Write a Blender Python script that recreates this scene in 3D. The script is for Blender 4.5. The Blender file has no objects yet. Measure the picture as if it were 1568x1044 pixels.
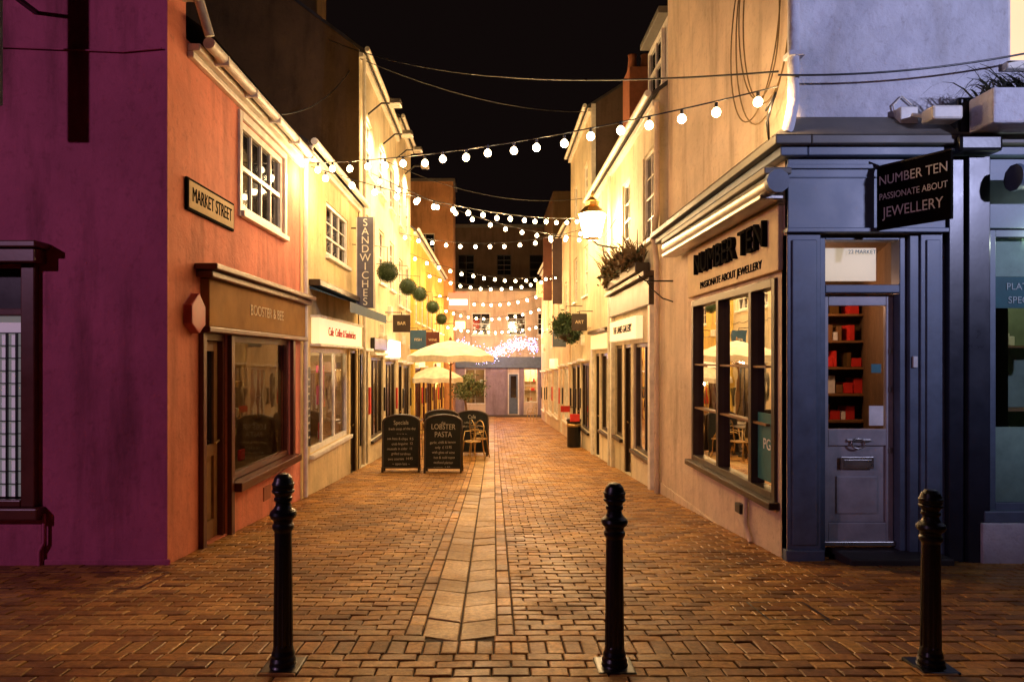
import bpy, math, random
import numpy as np
from mathutils import Vector, Matrix
random.seed(7); rng=np.random.default_rng(5)
sc=bpy.context.scene
COL=sc.collection
LS=2.5; IS=3.6
# ---------------------------------------------------------------- helpers
ROOTS=[]
def root(name):
    e=bpy.data.objects.new(name,None); e.empty_display_size=.2
    COL.objects.link(e); ROOTS.append(e); return e
KIDS=[]
def link(o,parent):
    COL.objects.link(o)
    if parent is not None: KIDS.append((o,parent))
    return o
def mesh(name,parent,verts,faces,mat,smooth=False,bevel=0,mi=None):
    me=bpy.data.meshes.new(name); me.from_pydata([tuple(v) for v in verts],[],faces)
    mats=mat if isinstance(mat,(list,tuple)) else [mat]
    for m in mats: me.materials.append(m)
    if mi is not None: me.polygons.foreach_set('material_index',mi)
    if smooth: me.polygons.foreach_set('use_smooth',[True]*len(faces))
    me.update()
    o=bpy.data.objects.new(name,me)
    if bevel:
        b=o.modifiers.new('b','BEVEL'); b.width=bevel; b.segments=2; b.limit_method='ANGLE'
    return link(o,parent)
BF=[(0,3,2,1),(4,5,6,7),(0,1,5,4),(1,2,6,5),(2,3,7,6),(3,0,4,7)]
class Face:
    def __init__(s,k,w): s.k=k; s.w=w
    def P(s,a,z,d):
        if s.k=='L': return (s.w+d,a,z)
        if s.k=='R': return (s.w-d,a,z)
        return (a,s.w-d,z)
    def M(s,a,z,d):
        p=Vector(s.P(a,z,d))
        if s.k=='L': X=Vector((0,1,0));N=Vector((1,0,0))
        elif s.k=='R': X=Vector((0,-1,0));N=Vector((-1,0,0))
        else: X=Vector((1,0,0));N=Vector((0,-1,0))
        U=Vector((0,0,1))
        return Matrix(((X.x,U.x,N.x,p.x),(X.y,U.y,N.y,p.y),(X.z,U.z,N.z,p.z),(0,0,0,1)))
def fboxes(name,parent,f,bl,mat,bevel=0):
    V=[];Fc=[]
    for (a0,a1,z0,z1,d0,d1) in bl:
        b=len(V)
        c=[(a0,z0,d0),(a1,z0,d0),(a1,z0,d1),(a0,z0,d1),(a0,z1,d0),(a1,z1,d0),(a1,z1,d1),(a0,z1,d1)]
        V+= [f.P(a,z,d) for a,z,d in c]
        Fc+=[tuple(b+i for i in q) for q in BF]
    return mesh(name,parent,V,Fc,mat,bevel=bevel)
def fbox(name,parent,f,a0,a1,z0,z1,d0,d1,mat,bevel=0):
    return fboxes(name,parent,f,[(a0,a1,z0,z1,d0,d1)],mat,bevel)
W0=Face('S',0)
def wbox(name,parent,x0,x1,y0,y1,z0,z1,mat,bevel=0):
    return fbox(name,parent,W0,x0,x1,z0,z1,-y0,-y1,mat,bevel)
def wall(name,parent,f,a0,a1,z0,z1,ops,mat,rev=.14):
    A=sorted(set([a0,a1]+[v for o in ops for v in o[:2]])); Z=sorted(set([z0,z1]+[v for o in ops for v in o[2:4]]))
    V=[];Fc=[]
    def q(pts):
        b=len(V); V.extend(f.P(*p) for p in pts); Fc.append((b,b+1,b+2,b+3))
    for i in range(len(A)-1):
        for j in range(len(Z)-1):
            ca=(A[i]+A[i+1])/2; cz=(Z[j]+Z[j+1])/2
            if any(o[0]<ca<o[1] and o[2]<cz<o[3] for o in ops): continue
            q([(A[i],Z[j],0),(A[i+1],Z[j],0),(A[i+1],Z[j+1],0),(A[i],Z[j+1],0)])
    for o in ops:
        x0,x1,y0,y1=o[:4]
        q([(x0,y0,0),(x0,y1,0),(x0,y1,-rev),(x0,y0,-rev)]); q([(x1,y0,0),(x1,y1,0),(x1,y1,-rev),(x1,y0,-rev)])
        q([(x0,y0,0),(x1,y0,0),(x1,y0,-rev),(x0,y0,-rev)]); q([(x0,y1,0),(x1,y1,0),(x1,y1,-rev),(x0,y1,-rev)])
    return mesh(name,parent,V,Fc,mat)
def window(name,parent,f,a0,a1,z0,z1,nx,nz,fm,gm,dep=.1,fw=.05,bw=.022,sill=None,meet=True):
    bl=[(a0,a0+fw,z0,z1,-dep,-dep+.06),(a1-fw,a1,z0,z1,-dep,-dep+.06),(a0+fw,a1-fw,z0,z0+fw,-dep,-dep+.06),(a0+fw,a1-fw,z1-fw,z1,-dep,-dep+.06)]
    ia0,ia1,iz0,iz1=a0+fw,a1-fw,z0+fw,z1-fw
    for i in range(1,nx):
        c=ia0+(ia1-ia0)*i/nx; bl.append((c-bw/2,c+bw/2,iz0,iz1,-dep+.004,-dep+.044))
    for j in range(1,nz):
        c=iz0+(iz1-iz0)*j/nz; w=bw*1.8 if (meet and j==nz//2) else bw
        bl.append((ia0,ia1,c-w/2,c+w/2,-dep+.006,-dep+(.052 if w>bw else .040)))
    fboxes(name+'_frame',parent,f,bl,fm,.003)
    mesh(name+'_glass',parent,[f.P(ia0,iz0,-dep+.02),f.P(ia1,iz0,-dep+.02),f.P(ia1,iz1,-dep+.02),f.P(ia0,iz1,-dep+.02)],[(0,1,2,3)],gm)
    if sill: fbox(name+'_sill',parent,f,a0-.06,a1+.06,z0-.07,z0-.002,-dep,.07,sill,.008)
def tube(name,parent,pts,r,mat,cyc=False):
    cu=bpy.data.curves.new(name,'CURVE'); cu.dimensions='3D'; s=cu.splines.new('POLY'); s.points.add(len(pts)-1)
    for i,p in enumerate(pts): s.points[i].co=(*p,1)
    s.use_cyclic_u=cyc; cu.bevel_depth=r; cu.bevel_resolution=3; cu.use_fill_caps=True; cu.materials.append(mat)
    return link(bpy.data.objects.new(name,cu),parent)
def lathe(name,parent,prof,c,mat,seg=32,flute=None):
    V=[];Fc=[];n=len(prof)
    for (r,z) in prof:
        for k in range(seg):
            t=2*math.pi*k/seg; rr=r
            if flute and flute[0]<z<flute[1]: rr=r*(1-.09*(1 if k%4<2 else 0))
            V.append((c[0]+rr*math.cos(t),c[1]+rr*math.sin(t),c[2]+z))
    for i in range(n-1):
        for k in range(seg):
            k2=(k+1)%seg; Fc.append((i*seg+k,i*seg+k2,(i+1)*seg+k2,(i+1)*seg+k))
    Fc.append(tuple(range(seg))[::-1]); Fc.append(tuple((n-1)*seg+k for k in range(seg)))
    return mesh(name,parent,V,Fc,mat,smooth=flute is None)
def text(name,parent,body,M,size,mat,ext=.004,align='CENTER',sx=1.0):
    cu=bpy.data.curves.new(name,'FONT'); cu.body=body; cu.size=size; cu.extrude=ext; cu.align_x=align; cu.align_y='CENTER'
    cu.materials.append(mat); o=bpy.data.objects.new(name,cu); o.matrix_world=M@Matrix.Diagonal((sx,1,1,1)); return link(o,parent)
def foliage(name,parent,c,R,n,size,mats,clumps=14):
    cc=[]
    for _ in range(clumps):
        v=rng.normal(size=3); v/=np.linalg.norm(v); cc.append(v*rng.uniform(.35,.95))
    V=[];Fc=[];mi=[]
    for i in range(n):
        k=rng.integers(clumps); p=cc[k]+rng.normal(size=3)*.2
        p=np.array(c)+p*np.array(R)
        a=rng.normal(size=3);a/=np.linalg.norm(a); b=np.cross(a,rng.normal(size=3)); b/=np.linalg.norm(b)
        s=size*rng.uniform(.6,1.3); j=len(V)
        V+= [p-a*s,p+b*s*.4,p+a*s,p-b*s*.4]; Fc.append((j,j+1,j+2,j+3)); mi.append(int(rng.integers(len(mats)) if k%2 else 0))
    return mesh(name,parent,V,Fc,mats,mi=mi)
def point(name,parent,loc,w,col,r=.04):
    l=bpy.data.lights.new(name,'POINT'); l.energy=w; l.color=col; l.shadow_soft_size=r
    o=bpy.data.objects.new(name,l); o.location=loc; return link(o,parent)
def spot(name,parent,loc,tgt,w,col,ang,r=.05,blend=.6):
    l=bpy.data.lights.new(name,'SPOT'); l.energy=w; l.color=col; l.shadow_soft_size=r; l.spot_size=math.radians(ang); l.spot_blend=blend
    o=bpy.data.objects.new(name,l); d=Vector(tgt)-Vector(loc)
    o.matrix_world=Matrix.Translation(loc)@d.to_track_quat('-Z','Y').to_matrix().to_4x4(); return link(o,parent)
# ---------------------------------------------------------------- materials
def newm(name):
    m=bpy.data.materials.new(name); m.use_nodes=True; nt=m.node_tree
    return m,nt,nt.nodes['Principled BSDF'],nt.nodes['Material Output']
def noise(nt,scale,detail=5,vec=None,mapscale=None):
    tc=nt.nodes.new('ShaderNodeTexCoord'); v=tc.outputs['Object']
    if mapscale:
        mp=nt.nodes.new('ShaderNodeMapping'); mp.inputs['Scale'].default_value=mapscale; nt.links.new(v,mp.inputs['Vector']); v=mp.outputs[0]
    n=nt.nodes.new('ShaderNodeTexNoise'); n.inputs['Scale'].default_value=scale; n.inputs['Detail'].default_value=detail
    n.inputs['Roughness'].default_value=.62
    nt.links.new(v,n.inputs['Vector']); return n.outputs['Fac']
def ramp(nt,fac,c0,c1,p0=.35,p1=.65):
    r=nt.nodes.new('ShaderNodeValToRGB'); r.color_ramp.elements[0].position=p0; r.color_ramp.elements[1].position=p1
    r.color_ramp.elements[0].color=(*c0,1); r.color_ramp.elements[1].color=(*c1,1); nt.links.new(fac,r.inputs[0]); return r.outputs[0]
def mul(nt,a,b,f=1):
    m=nt.nodes.new('ShaderNodeMix'); m.data_type='RGBA'; m.blend_type='MULTIPLY'; m.inputs[0].default_value=f
    nt.links.new(a,m.inputs[6]); nt.links.new(b,m.inputs[7]); return m.outputs[2]
def bump(nt,b,fac,s,d=.01,prev=None):
    n=nt.nodes.new('ShaderNodeBump'); n.inputs['Strength'].default_value=s; n.inputs['Distance'].default_value=d
    nt.links.new(fac,n.inputs['Height'])
    if prev: nt.links.new(prev,n.inputs['Normal'])
    nt.links.new(n.outputs[0],b.inputs['Normal']); return n.outputs[0]
def stucco(name,col,rough=.8,bs=.5,stain=.55,patch=0):
    m,nt,b,o=newm(name)
    c=ramp(nt,noise(nt,.9,8),tuple(x*.74 for x in col),tuple(min(1,x*1.06) for x in col))
    c2=ramp(nt,noise(nt,1.6,6,mapscale=(2.2,2.2,.35)),(stain,stain*.95,stain*.88),(1,1,1),.28,.5)
    c=mul(nt,c,c2,.85)
    c3=ramp(nt,noise(nt,14,5),(.76,.74,.72),(1,1,1),.3,.45); c=mul(nt,c,c3,.75)
    if patch: c=mul(nt,c,ramp(nt,noise(nt,2.2,8),(.6,.62,.70),(1,1,1),.42,.58),patch)
    nt.links.new(c,b.inputs['Base Color']); b.inputs['Roughness'].default_value=rough; b.inputs['Specular IOR Level'].default_value=.3
    n1=bump(nt,b,noise(nt,5,6),bs,.035); bump(nt,b,noise(nt,70,4),bs*.6,.004,n1); return m
def paint(name,col,rough=.4,metal=0,var=.2,bs=.12,sc_=6,spec=.5):
    m,nt,b,o=newm(name)
    c=ramp(nt,noise(nt,sc_,6),tuple(x*(1-var) for x in col),tuple(min(1,x*(1+var)) for x in col),.3,.7)
    nt.links.new(c,b.inputs['Base Color']); b.inputs['Metallic'].default_value=metal; b.inputs['Specular IOR Level'].default_value=spec
    r=nt.nodes.new('ShaderNodeMapRange'); r.inputs['To Min'].default_value=max(.05,rough-.12); r.inputs['To Max'].default_value=min(1,rough+.15)
    nt.links.new(noise(nt,3,5),r.inputs['Value']); nt.links.new(r.outputs[0],b.inputs['Roughness'])
    bump(nt,b,noise(nt,30,4),bs,.003); return m
def emis(name,col,s,sample=True):
    m,nt,b,o=newm(name); b.inputs['Base Color'].default_value=(*[min(1,c) for c in col],1)
    b.inputs['Emission Color'].default_value=(*col,1); b.inputs['Emission Strength'].default_value=s; b.inputs['Roughness'].default_value=.5
    if not sample:
        m.cycles.emission_sampling='NONE'
    return m
def glass(name,tint=(.8,.85,.85),boost=1.6):
    m,nt,b,o=newm(name); nt.nodes.remove(b)
    t=nt.nodes.new('ShaderNodeBsdfTransparent'); t.inputs[0].default_value=(*tint,1)
    g=nt.nodes.new('ShaderNodeBsdfGlossy'); g.inputs['Roughness'].default_value=.015
    f=nt.nodes.new('ShaderNodeFresnel'); f.inputs[0].default_value=boost
    x=nt.nodes.new('ShaderNodeMixShader'); nt.links.new(f.outputs[0],x.inputs[0]); nt.links.new(t.outputs[0],x.inputs[1]); nt.links.new(g.outputs[0],x.inputs[2])
    bp=nt.nodes.new('ShaderNodeBump'); bp.inputs['Strength'].default_value=.08; bp.inputs['Distance'].default_value=.02
    nt.links.new(noise(nt,1.5,2),bp.inputs['Height']); nt.links.new(bp.outputs[0],g.inputs['Normal'])
    nt.links.new(x.outputs[0],o.inputs[0]); return m
def dglass(name,col=(.012,.011,.012)):
    m,nt,b,o=newm(name); b.inputs['Base Color'].default_value=(*col,1); b.inputs['Roughness'].default_value=.05; b.inputs['IOR'].default_value=1.7
    bump(nt,b,noise(nt,1.8,2),.1,.02); return m
PINK=stucco('pink_render',(.74,.25,.165)); PINK_VIO=stucco('pink_render_violet_lit',(.46,.09,.17),stain=.45)  # front wall: same pink paint with violet lamplight put into its colour
YEL=stucco('cream_yellow_render',(.74,.58,.30)); WHT=stucco('white_render',(.78,.69,.49)); WHT2=stucco('offwhite_render',(.74,.64,.44))
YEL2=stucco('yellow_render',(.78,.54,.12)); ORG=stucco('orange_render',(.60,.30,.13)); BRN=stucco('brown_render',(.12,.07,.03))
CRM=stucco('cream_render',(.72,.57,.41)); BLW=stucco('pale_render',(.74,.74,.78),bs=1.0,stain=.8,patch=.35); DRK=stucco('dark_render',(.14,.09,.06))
PGR=stucco('grey_purple_render',(.34,.26,.30))
WTRIM=paint('white_gloss',(.74,.70,.60),.4); MAROON=paint('maroon_gloss',(.09,.018,.011),.35); GOLDB=paint('ochre_board',(.30,.155,.045),.75,var=.3,sc_=2,spec=.15)
NAVY=paint('blue_grey_gloss',(.10,.135,.19),.42); GREYBL=paint('grey_door_gloss',(.38,.37,.38),.45); BLACK=paint('black_gloss',(.008,.008,.009),.3)
MATT=paint('matt_black_letters',(.006,.005,.005),.95,spec=.02)
DWOOD=paint('dark_wood',(.035,.02,.012),.35); SLATE=paint('slate',(.04,.036,.035),.6); IRON=paint('cast_iron',(.006,.006,.007),.3,bs=.3)
LEAD=paint('lead',(.12,.11,.09),.5); METAL=paint('brushed_metal',(.45,.42,.38),.3,.9); BRASS=paint('brass',(.5,.33,.12),.3,.9)
CREAMB=paint('cream_board',(.70,.56,.35),.8,var=.12,spec=.1); CANV=paint('canvas',(.70,.60,.44),.8,bs=.3); CHALKB=paint('chalkboard',(.012,.012,.011),.7,spec=.3)
CHALK=paint('chalk',(.45,.43,.36),.9,var=.35,sc_=40); WOOD=paint('wood',(.22,.11,.04),.5); BLUEAWN=paint('blue_canvas',(.03,.08,.14),.7); TERR=paint('terracotta',(.3,.1,.05),.8)
DGL=dglass('dark_glass'); GL=glass('shop_glass'); GL2=glass('tinted_glass',(.75,.8,.8),1.6)
BULB=emis('bulb_glow',(1,.76,.42),26,False); LITW=emis('lit_sign_white',(1,.72,.38),.9); LITR=emis('lit_sign_red',(1,.10,.05),3.0); LITY=emis('lit_window_warm',(1,.62,.28),.8)
LEAF=paint('leaf_dark',(.02,.045,.012),.6); LEAF2=paint('leaf_light',(.06,.10,.025),.6); DRY=paint('dry_leaf',(.14,.09,.035),.7); GRASS=paint('strap_leaf',(.03,.035,.02),.45)
TEAL=paint('teal_vinyl',(.03,.15,.16),.5); FROST=paint('frosted_vinyl',(.42,.54,.44),.6); WHITEP=paint('white_paper',(.78,.78,.74),.6); PINKP=paint('pink_poster',(.6,.08,.25),.5)
REDP=paint('red_poster',(.6,.03,.02),.5); DFLOOR=paint('interior_brown',(.28,.17,.08),.6); GREENW=paint('interior_green',(.20,.26,.20),.7)
# ---------------------------------------------------------------- ground
GY=[-60,0,3.6,6,10.7,12,16,20,27,34,45,200]; GZ=[.12,.12,0,-.165,-.485,-.565,-.785,-.985,-1.265,-1.56,-1.86,-2.6]
def G(y): return float(np.interp(y,GY,GZ))
gm,nt,b,o=newm('paving_mortar')
nt.links.new(ramp(nt,noise(nt,12,6),(.03,.018,.009),(.09,.055,.025)),b.inputs['Base Color']); b.inputs['Roughness'].default_value=.85; bump(nt,b,noise(nt,60,5),.6,.01)
ys=np.concatenate([np.arange(-60,0,5),np.arange(0,50,.5),np.arange(50,201,10)]); V=[];Fc=[]
for y in ys: V+= [(-150,y,G(y)),(150,y,G(y))]
for i in range(len(ys)-1): Fc.append((2*i,2*i+1,2*i+3,2*i+2))
mesh('ground',None,V,Fc,gm)
pm,nt,b,o=newm('clay_pavers')
at=nt.nodes.new('ShaderNodeAttribute'); at.attribute_name='Col'
c=mul(nt,at.outputs['Color'],ramp(nt,noise(nt,30,7),(.5,.48,.45),(1.15,1.15,1.15),.3,.65)); c=mul(nt,c,ramp(nt,noise(nt,.8,5),(.55,.47,.38),(1,1,1),.35,.6))
nt.links.new(c,b.inputs['Base Color'])
r=nt.nodes.new('ShaderNodeMapRange'); r.inputs['From Min'].default_value=.3; r.inputs['From Max'].default_value=.7; r.inputs['To Min'].default_value=.36; r.inputs['To Max'].default_value=.66; nt.links.new(noise(nt,2.5,6),r.inputs['Value']); nt.links.new(r.outputs[0],b.inputs['Roughness'])
b.inputs['IOR'].default_value=1.5; b.inputs['Specular Tint'].default_value=(1,.72,.38,1)
n1=bump(nt,b,noise(nt,22,4),.5,.006); bump(nt,b,noise(nt,110,5),.55,.003,n1)
BR=[]
L,S_=.2,.1
Y1=3.78; Y2=Y1+L; Y3=Y2+S_
def brick(cx,cy,lx,ly,kind=0):
    if kind!=2 and Y2<cy<Y3 and -.43<cx<.02: return
    BR.append((cx,cy,lx,ly,kind))
def field(x0,x1,y0,y1,kind=0):
    y=y0;k=0
    while y+S_<=y1+.02:
        x=x0-(L/2 if k%2 else 0)-random.uniform(0,.02)
        while x<x1-.01:
            a=max(x,x0); bb=min(x+L,x1)
            if bb-a>.03: brick((a+bb)/2,y+S_/2,bb-a,S_,kind)
            x+=L
        y+=S_;k+=1
def column(x0,x1,y0,y1,step,kind):
    y=y0
    while y<y1: brick((x0+x1)/2,y+step/2,x1-x0,step,kind); y+=step
field(-9,9,1.68,Y1); x=-9
while x<9: brick(x+S_/2,Y1+L/2,S_,L,1); x+=S_
field(-9,9,Y2,Y3,1)
field(-9,-2.82,Y3,5.9); field(2.6,9,Y3,6.1)
field(-2.82,-.535,Y3,38); field(.125,2.6,Y3,38)
column(-.535,-.43,Y3,38,L,1); column(.02,.125,Y3,38,L,1)
column(-.43,-.207,Y2+.01,38,.34,2); column(-.203,.02,Y2+.01,38,.34,2)
N=len(BR); arr=np.array(BR); gp=.0045
hx=arr[:,2]/2-gp; hy=arr[:,3]/2-gp
VV=np.zeros((N,12,3)); cs=[(-1,-1),(1,-1),(1,1),(-1,1)]
tx=rng.normal(0,.016,N); ty=rng.normal(0,.020,N); h0=rng.normal(.013,.0018,N); is2=arr[:,4]==2; dish=np.where(is2,-.006,0)
ty=np.where(is2,ty*.4,ty); tx=np.where(is2,tx*.4,tx)
far=np.clip(1-(arr[:,1]-4)/40,.3,1); tx*=far; ty*=far
gz=lambda y: np.interp(y,GY,GZ)
for k,(sx,sy) in enumerate(cs):
    for lev,(ins,dz) in enumerate([(0,-.013),(0,-.004),(.006,0)]):
        X=arr[:,0]+sx*(hx-ins); Y=arr[:,1]+sy*(hy-ins); Y=Y+np.where(is2,.42*np.abs(X+.205),0)
        VV[:,lev*4+k,0]=X; VV[:,lev*4+k,1]=Y; VV[:,lev*4+k,2]=gz(Y)+h0+dz+dish+tx*sx*hx+ty*sy*hy
fa=[]
base=np.arange(N)*12
for lev in (0,1):
    for k in range(4):
        k2=(k+1)%4; fa.append(np.stack([base+lev*4+k,base+lev*4+k2,base+lev*4+4+k2,base+lev*4+4+k],1))
fa.append(np.stack([base+8,base+9,base+10,base+11],1)); fa=np.concatenate(fa)
me=bpy.data.meshes.new('street_paving'); me.from_pydata(VV.reshape(-1,3).tolist(),[],fa.tolist())
pal=np.array([(.45,.21,.05),(.54,.28,.075),(.35,.155,.04),(.49,.25,.06),(.27,.12,.04)]); cc=pal[rng.integers(0,5,N)]*rng.uniform(.78,1.2,(N,1))
cc[arr[:,4]==1]*=1.1; cc[is2]=np.array((.54,.34,.14))*rng.uniform(.65,1.1,(is2.sum(),1))
ca=me.attributes.new('Col','FLOAT_COLOR','POINT'); ca.data.foreach_set('color',np.repeat(np.concatenate([cc,np.ones((N,1))],1),12,axis=0).ravel())
me.materials.append(pm); link(bpy.data.objects.new('street_paving',me),None)
def manhole(x0,x1,y0,y1):
    s=root('manhole_cover'); V=[];Fc=[]
    def q(a0,a1,b0,b1,dz):
        n=len(V); V.extend([(a0,b0,G(b0)+dz),(a1,b0,G(b0)+dz),(a1,b1,G(b1)+dz),(a0,b1,G(b1)+dz)]); Fc.append((n,n+1,n+2,n+3))
    t=.014
    q(x0,x1,y0,y0+t,.021);q(x0,x1,y1-t,y1,.021);q(x0,x0+t,y0+t,y1-t,.0212);q(x1-t,x1,y0+t,y1-t,.0212)
    mesh('steel_frame',s,V,Fc,IRON)
manhole(1.75,2.15,4.35,4.75); manhole(-4.4,-2.65,5.1,5.6)
# ---------------------------------------------------------------- building shells
def shell(parent,f,a0,a1,zb,eave,depth,rise,wm,rm,over=.12,front_open=True):
    P=f.P; m=-depth/2
    V=[P(a0,zb,-.002),P(a0,zb,-depth),P(a0,eave,-depth),P(a0,eave+rise,m),P(a0,eave,-.002),
       P(a1,zb,-.002),P(a1,zb,-depth),P(a1,eave,-depth),P(a1,eave+rise,m),P(a1,eave,-.002)]
    mesh('side_walls',parent,V,[(0,1,2,3,4),(5,6,7,8,9),(1,2,7,6)],wm)
    k=rise/(depth/2)
    R=[P(a0-.03,eave-over*k+.03,over),P(a1+.03,eave-over*k+.03,over),P(a1+.03,eave+rise+.03,m),P(a0-.03,eave+rise+.03,m),P(a0-.03,eave+.03-over*k,-depth-over),P(a1+.03,eave+.03-over*k,-depth-over)]
    R+=[(x,y,z-.07) for x,y,z in R]
    mesh('roof',parent,R,[(0,1,2,3),(3,2,5,4),(6,7,8,9),(9,8,11,10),(0,1,7,6),(0,3,9,6),(3,4,10,9),(1,2,8,7),(2,5,11,8),(4,5,11,10)],rm)
def gutter(parent,f,a0,a1,z,mat,d=.17):
    tube('gutter',parent,[f.P(a0,z,d),f.P(a1,z,d)],.055,mat)
def interior(parent,f,a0,a1,z0,z1,dep,mat,seed=0,lw=6,lc=(1,.6,.25),items=14):
    rr=random.Random(seed); d0=-.12
    P=f.P
    V=[P(a,z,d) for d in (d0,-dep) for (a,z) in ((a0,z0),(a1,z0),(a1,z1),(a0,z1))]
    mesh('interior',parent,V,[(4,5,6,7),(0,1,5,4),(3,2,6,7),(0,3,7,4),(1,2,6,5)],mat)
    bl=[[],[],[],[]]
    for _ in range(items):
        a=rr.uniform(a0+.15,a1-.15); w=rr.uniform(.03,.11); h=rr.uniform(.08,.32); z=rr.choice([z0,z0+(z1-z0)*.33,z0+(z1-z0)*.6]); d=rr.uniform(-dep+.08,-.3)
        bl[rr.randrange(4)].append((a-w,a+w,z+.012,z+h,d-w*.6,d))
    for b_,mm in zip(bl,(WHITEP,WOOD,REDP,BRASS)):
        if b_: fboxes('display_items',parent,f,b_,mm,.01)
    fboxes('shelf',parent,f,[(a0,a1,z0+(z1-z0)*q-.01,z0+(z1-z0)*q+.01,-dep,-dep+.35) for q in (.33,.6)],WOOD)
    if lw: point('ceiling_light',parent,P((a0+a1)/2,z1-.1,-dep*.5),lw*IS,lc,.06)
WARM=(1,.60,.25); WARM2=(1,.68,.34)
def door(parent,f,a0,a1,z0,z1,fm,dm,glassed=True,dep=.12):
    fboxes('door_frame',parent,f,[(a0,a0+.06,z0,z1,-dep,-dep+.1),(a1-.06,a1,z0,z1,-dep,-dep+.1),(a0+.06,a1-.06,z1-.07,z1,-dep,-dep+.1)],fm,.005)
    A0,A1=a0+.065,a1-.065; Z1=z1-.075; st=.09; mid=z0+.85
    bl=[(A0,A0+st,z0+.01,Z1,-dep,-dep+.045),(A1-st,A1,z0+.01,Z1,-dep,-dep+.045),(A0+st,A1-st,z0+.01,z0+.2,-dep,-dep+.045),(A0+st,A1-st,mid,mid+.12,-dep,-dep+.045),(A0+st,A1-st,Z1-.1,Z1,-dep,-dep+.045),
        (A0+st,A1-st,z0+.2,mid,-dep,-dep+.02),(A0+st+.05,A1-st-.05,z0+.26,mid-.06,-dep+.02,-dep+.034)]
    if not glassed: bl.append((A0+st,A1-st,mid+.12,Z1-.1,-dep,-dep+.02))
    fboxes('door_leaf',parent,f,bl,dm,.004)
    if glassed: mesh('door_glass',parent,[f.P(A0+st,mid+.12,-dep+.02),f.P(A1-st,mid+.12,-dep+.02),f.P(A1-st,Z1-.1,-dep+.02),f.P(A0+st,Z1-.1,-dep+.02)],[(0,1,2,3)],DGL)
    k=f.P(A1-st/2,z0+1.0,-dep+.08); tube('door_handle',parent,[f.P(A1-st/2,z0+.98,-dep+.045),k,f.P(A1-st/2-.1,z0+.98,-dep+.08)],.011,BRASS)
# ================= LEFT 1 pink house
h=root('pink_house'); f=Face('L',-2.82); fs=Face('S',5.9)
ops=[(7.6,9.15,3.27,4.3),(6.6,7.22,-.22,1.9),(7.32,9.45,.3,1.9)]
wall('street_wall',h,f,5.9,9.96,-.7,4.56,ops,PINK)
wall('front_wall',h,fs,-12,-2.82,-.7,7.2,[(-4.95,-3.95,.42,2.42)],PINK_VIO)
wbox('gable_parapet',h,-12,-2.822,5.902,6.26,4.56,7.2,PINK)
mesh('roof',h,[(-2.6,6.26,4.62),(-2.6,9.98,4.62),(-6,9.98,7.0),(-6,6.26,7.0),(-9.4,9.98,4.6),(-9.4,6.26,4.6)],[(0,1,2,3),(3,2,4,5)],SLATE)
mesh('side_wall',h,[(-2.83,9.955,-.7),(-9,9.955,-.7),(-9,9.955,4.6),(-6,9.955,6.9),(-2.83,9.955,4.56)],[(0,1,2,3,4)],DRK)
window('sash_window',h,f,7.6,9.15,3.27,4.3,4,2,WTRIM,DGL,dep=.07,fw=.08,bw=.03,sill=WTRIM)
fboxes('window_surround',h,f,[(7.52,7.598,3.2,4.38,0,.03),(9.152,9.23,3.2,4.38,0,.03),(7.598,9.152,4.302,4.38,0,.034)],WTRIM,.005)
fboxes('eaves_cornice',h,f,[(6.28,9.95,4.40,4.46,0,.06),(6.28,9.95,4.462,4.53,0,.12)],WTRIM,.01)
gutter(h,f,6.28,9.96,4.53,WTRIM,.2)
for yy in (6.6,7.4,8.2,9.0,9.7): fbox('gutter_bracket',h,f,yy,yy+.03,4.46,4.55,.12,.26,WTRIM)
tube('downpipe_top',h,[(-2.74,6.12,7),(-2.74,6.12,5.15),(-2.68,6.2,4.9),(-2.62,6.3,4.6)],.045,WTRIM)
wbox('rainwater_hopper',h,-2.82,-2.66,6.0,6.2,4.86,5.1,WTRIM,.01)
fboxes('shop_fascia',h,f,[(6.56,9.9,1.94,2.40,0,.09)],GOLDB,.008)
fboxes('fascia_cornice',h,f,[(6.46,10.0,2.402,2.47,0,.16),(6.42,10.02,2.472,2.53,0,.22),(6.5,9.95,1.88,1.938,0,.12)],MAROON,.012)
text('fascia_lettering',h,'BOOSTER & BEE',f.M(8.25,2.17,.094),.17,CREAMB)
fboxes('shop_pilasters',h,f,[(6.52,6.6,-.25,1.878,0,.05),(7.222,7.318,-.25,1.878,0,.05),(9.452,9.55,.2,1.878,0,.05)],MAROON,.006)
window('shop_window',h,f,7.32,9.45,.3,1.88,1,1,MAROON,GL,dep=.08,fw=.07)
fbox('window_sill',h,f,7.3,9.58,.2,.3,-.08,.13,MAROON,.01)
fbox('window_blind',h,f,7.45,9.38,1.52,1.8,-.2,-.18,GOLDB)
interior(h,f,7.34,9.43,.3,1.88,1.1,DFLOOR,3,2,items=22)
door(h,f,6.6,7.22,-.22,1.88,MAROON,WOOD)
fbox('air_vent',h,f,8.35,8.6,-.12,.05,0,.012,TERR)
mesh('alarm_box',h,[f.P(a,z,d) for d in (0.002,.08) for a,z in ((6.2,1.95),(6.36,1.86),(6.5,1.95),(6.5,2.12),(6.36,2.24),(6.2,2.12))],
     [(0,1,2,3,4,5),(6,7,8,9,10,11)]+[(i,(i+1)%6,6+(i+1)%6,6+i) for i in range(6)],paint('alarm_red',(.4,.06,.08),.4),bevel=.01)
LEADL=emis('backlit_blind',(.85,.80,.85),.14)
mesh('blind_panel',h,[(-4.95,6.0,.42),(-4.02,6.0,.42),(-4.02,6.0,2.0),(-4.95,6.0,2.0)],[(0,1,2,3)],LEADL)
mesh('dark_top',h,[(-4.95,6.0,2.0),(-4.02,6.0,2.0),(-4.02,6.0,2.42),(-4.95,6.0,2.42)],[(0,1,2,3)],BLACK)
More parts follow.
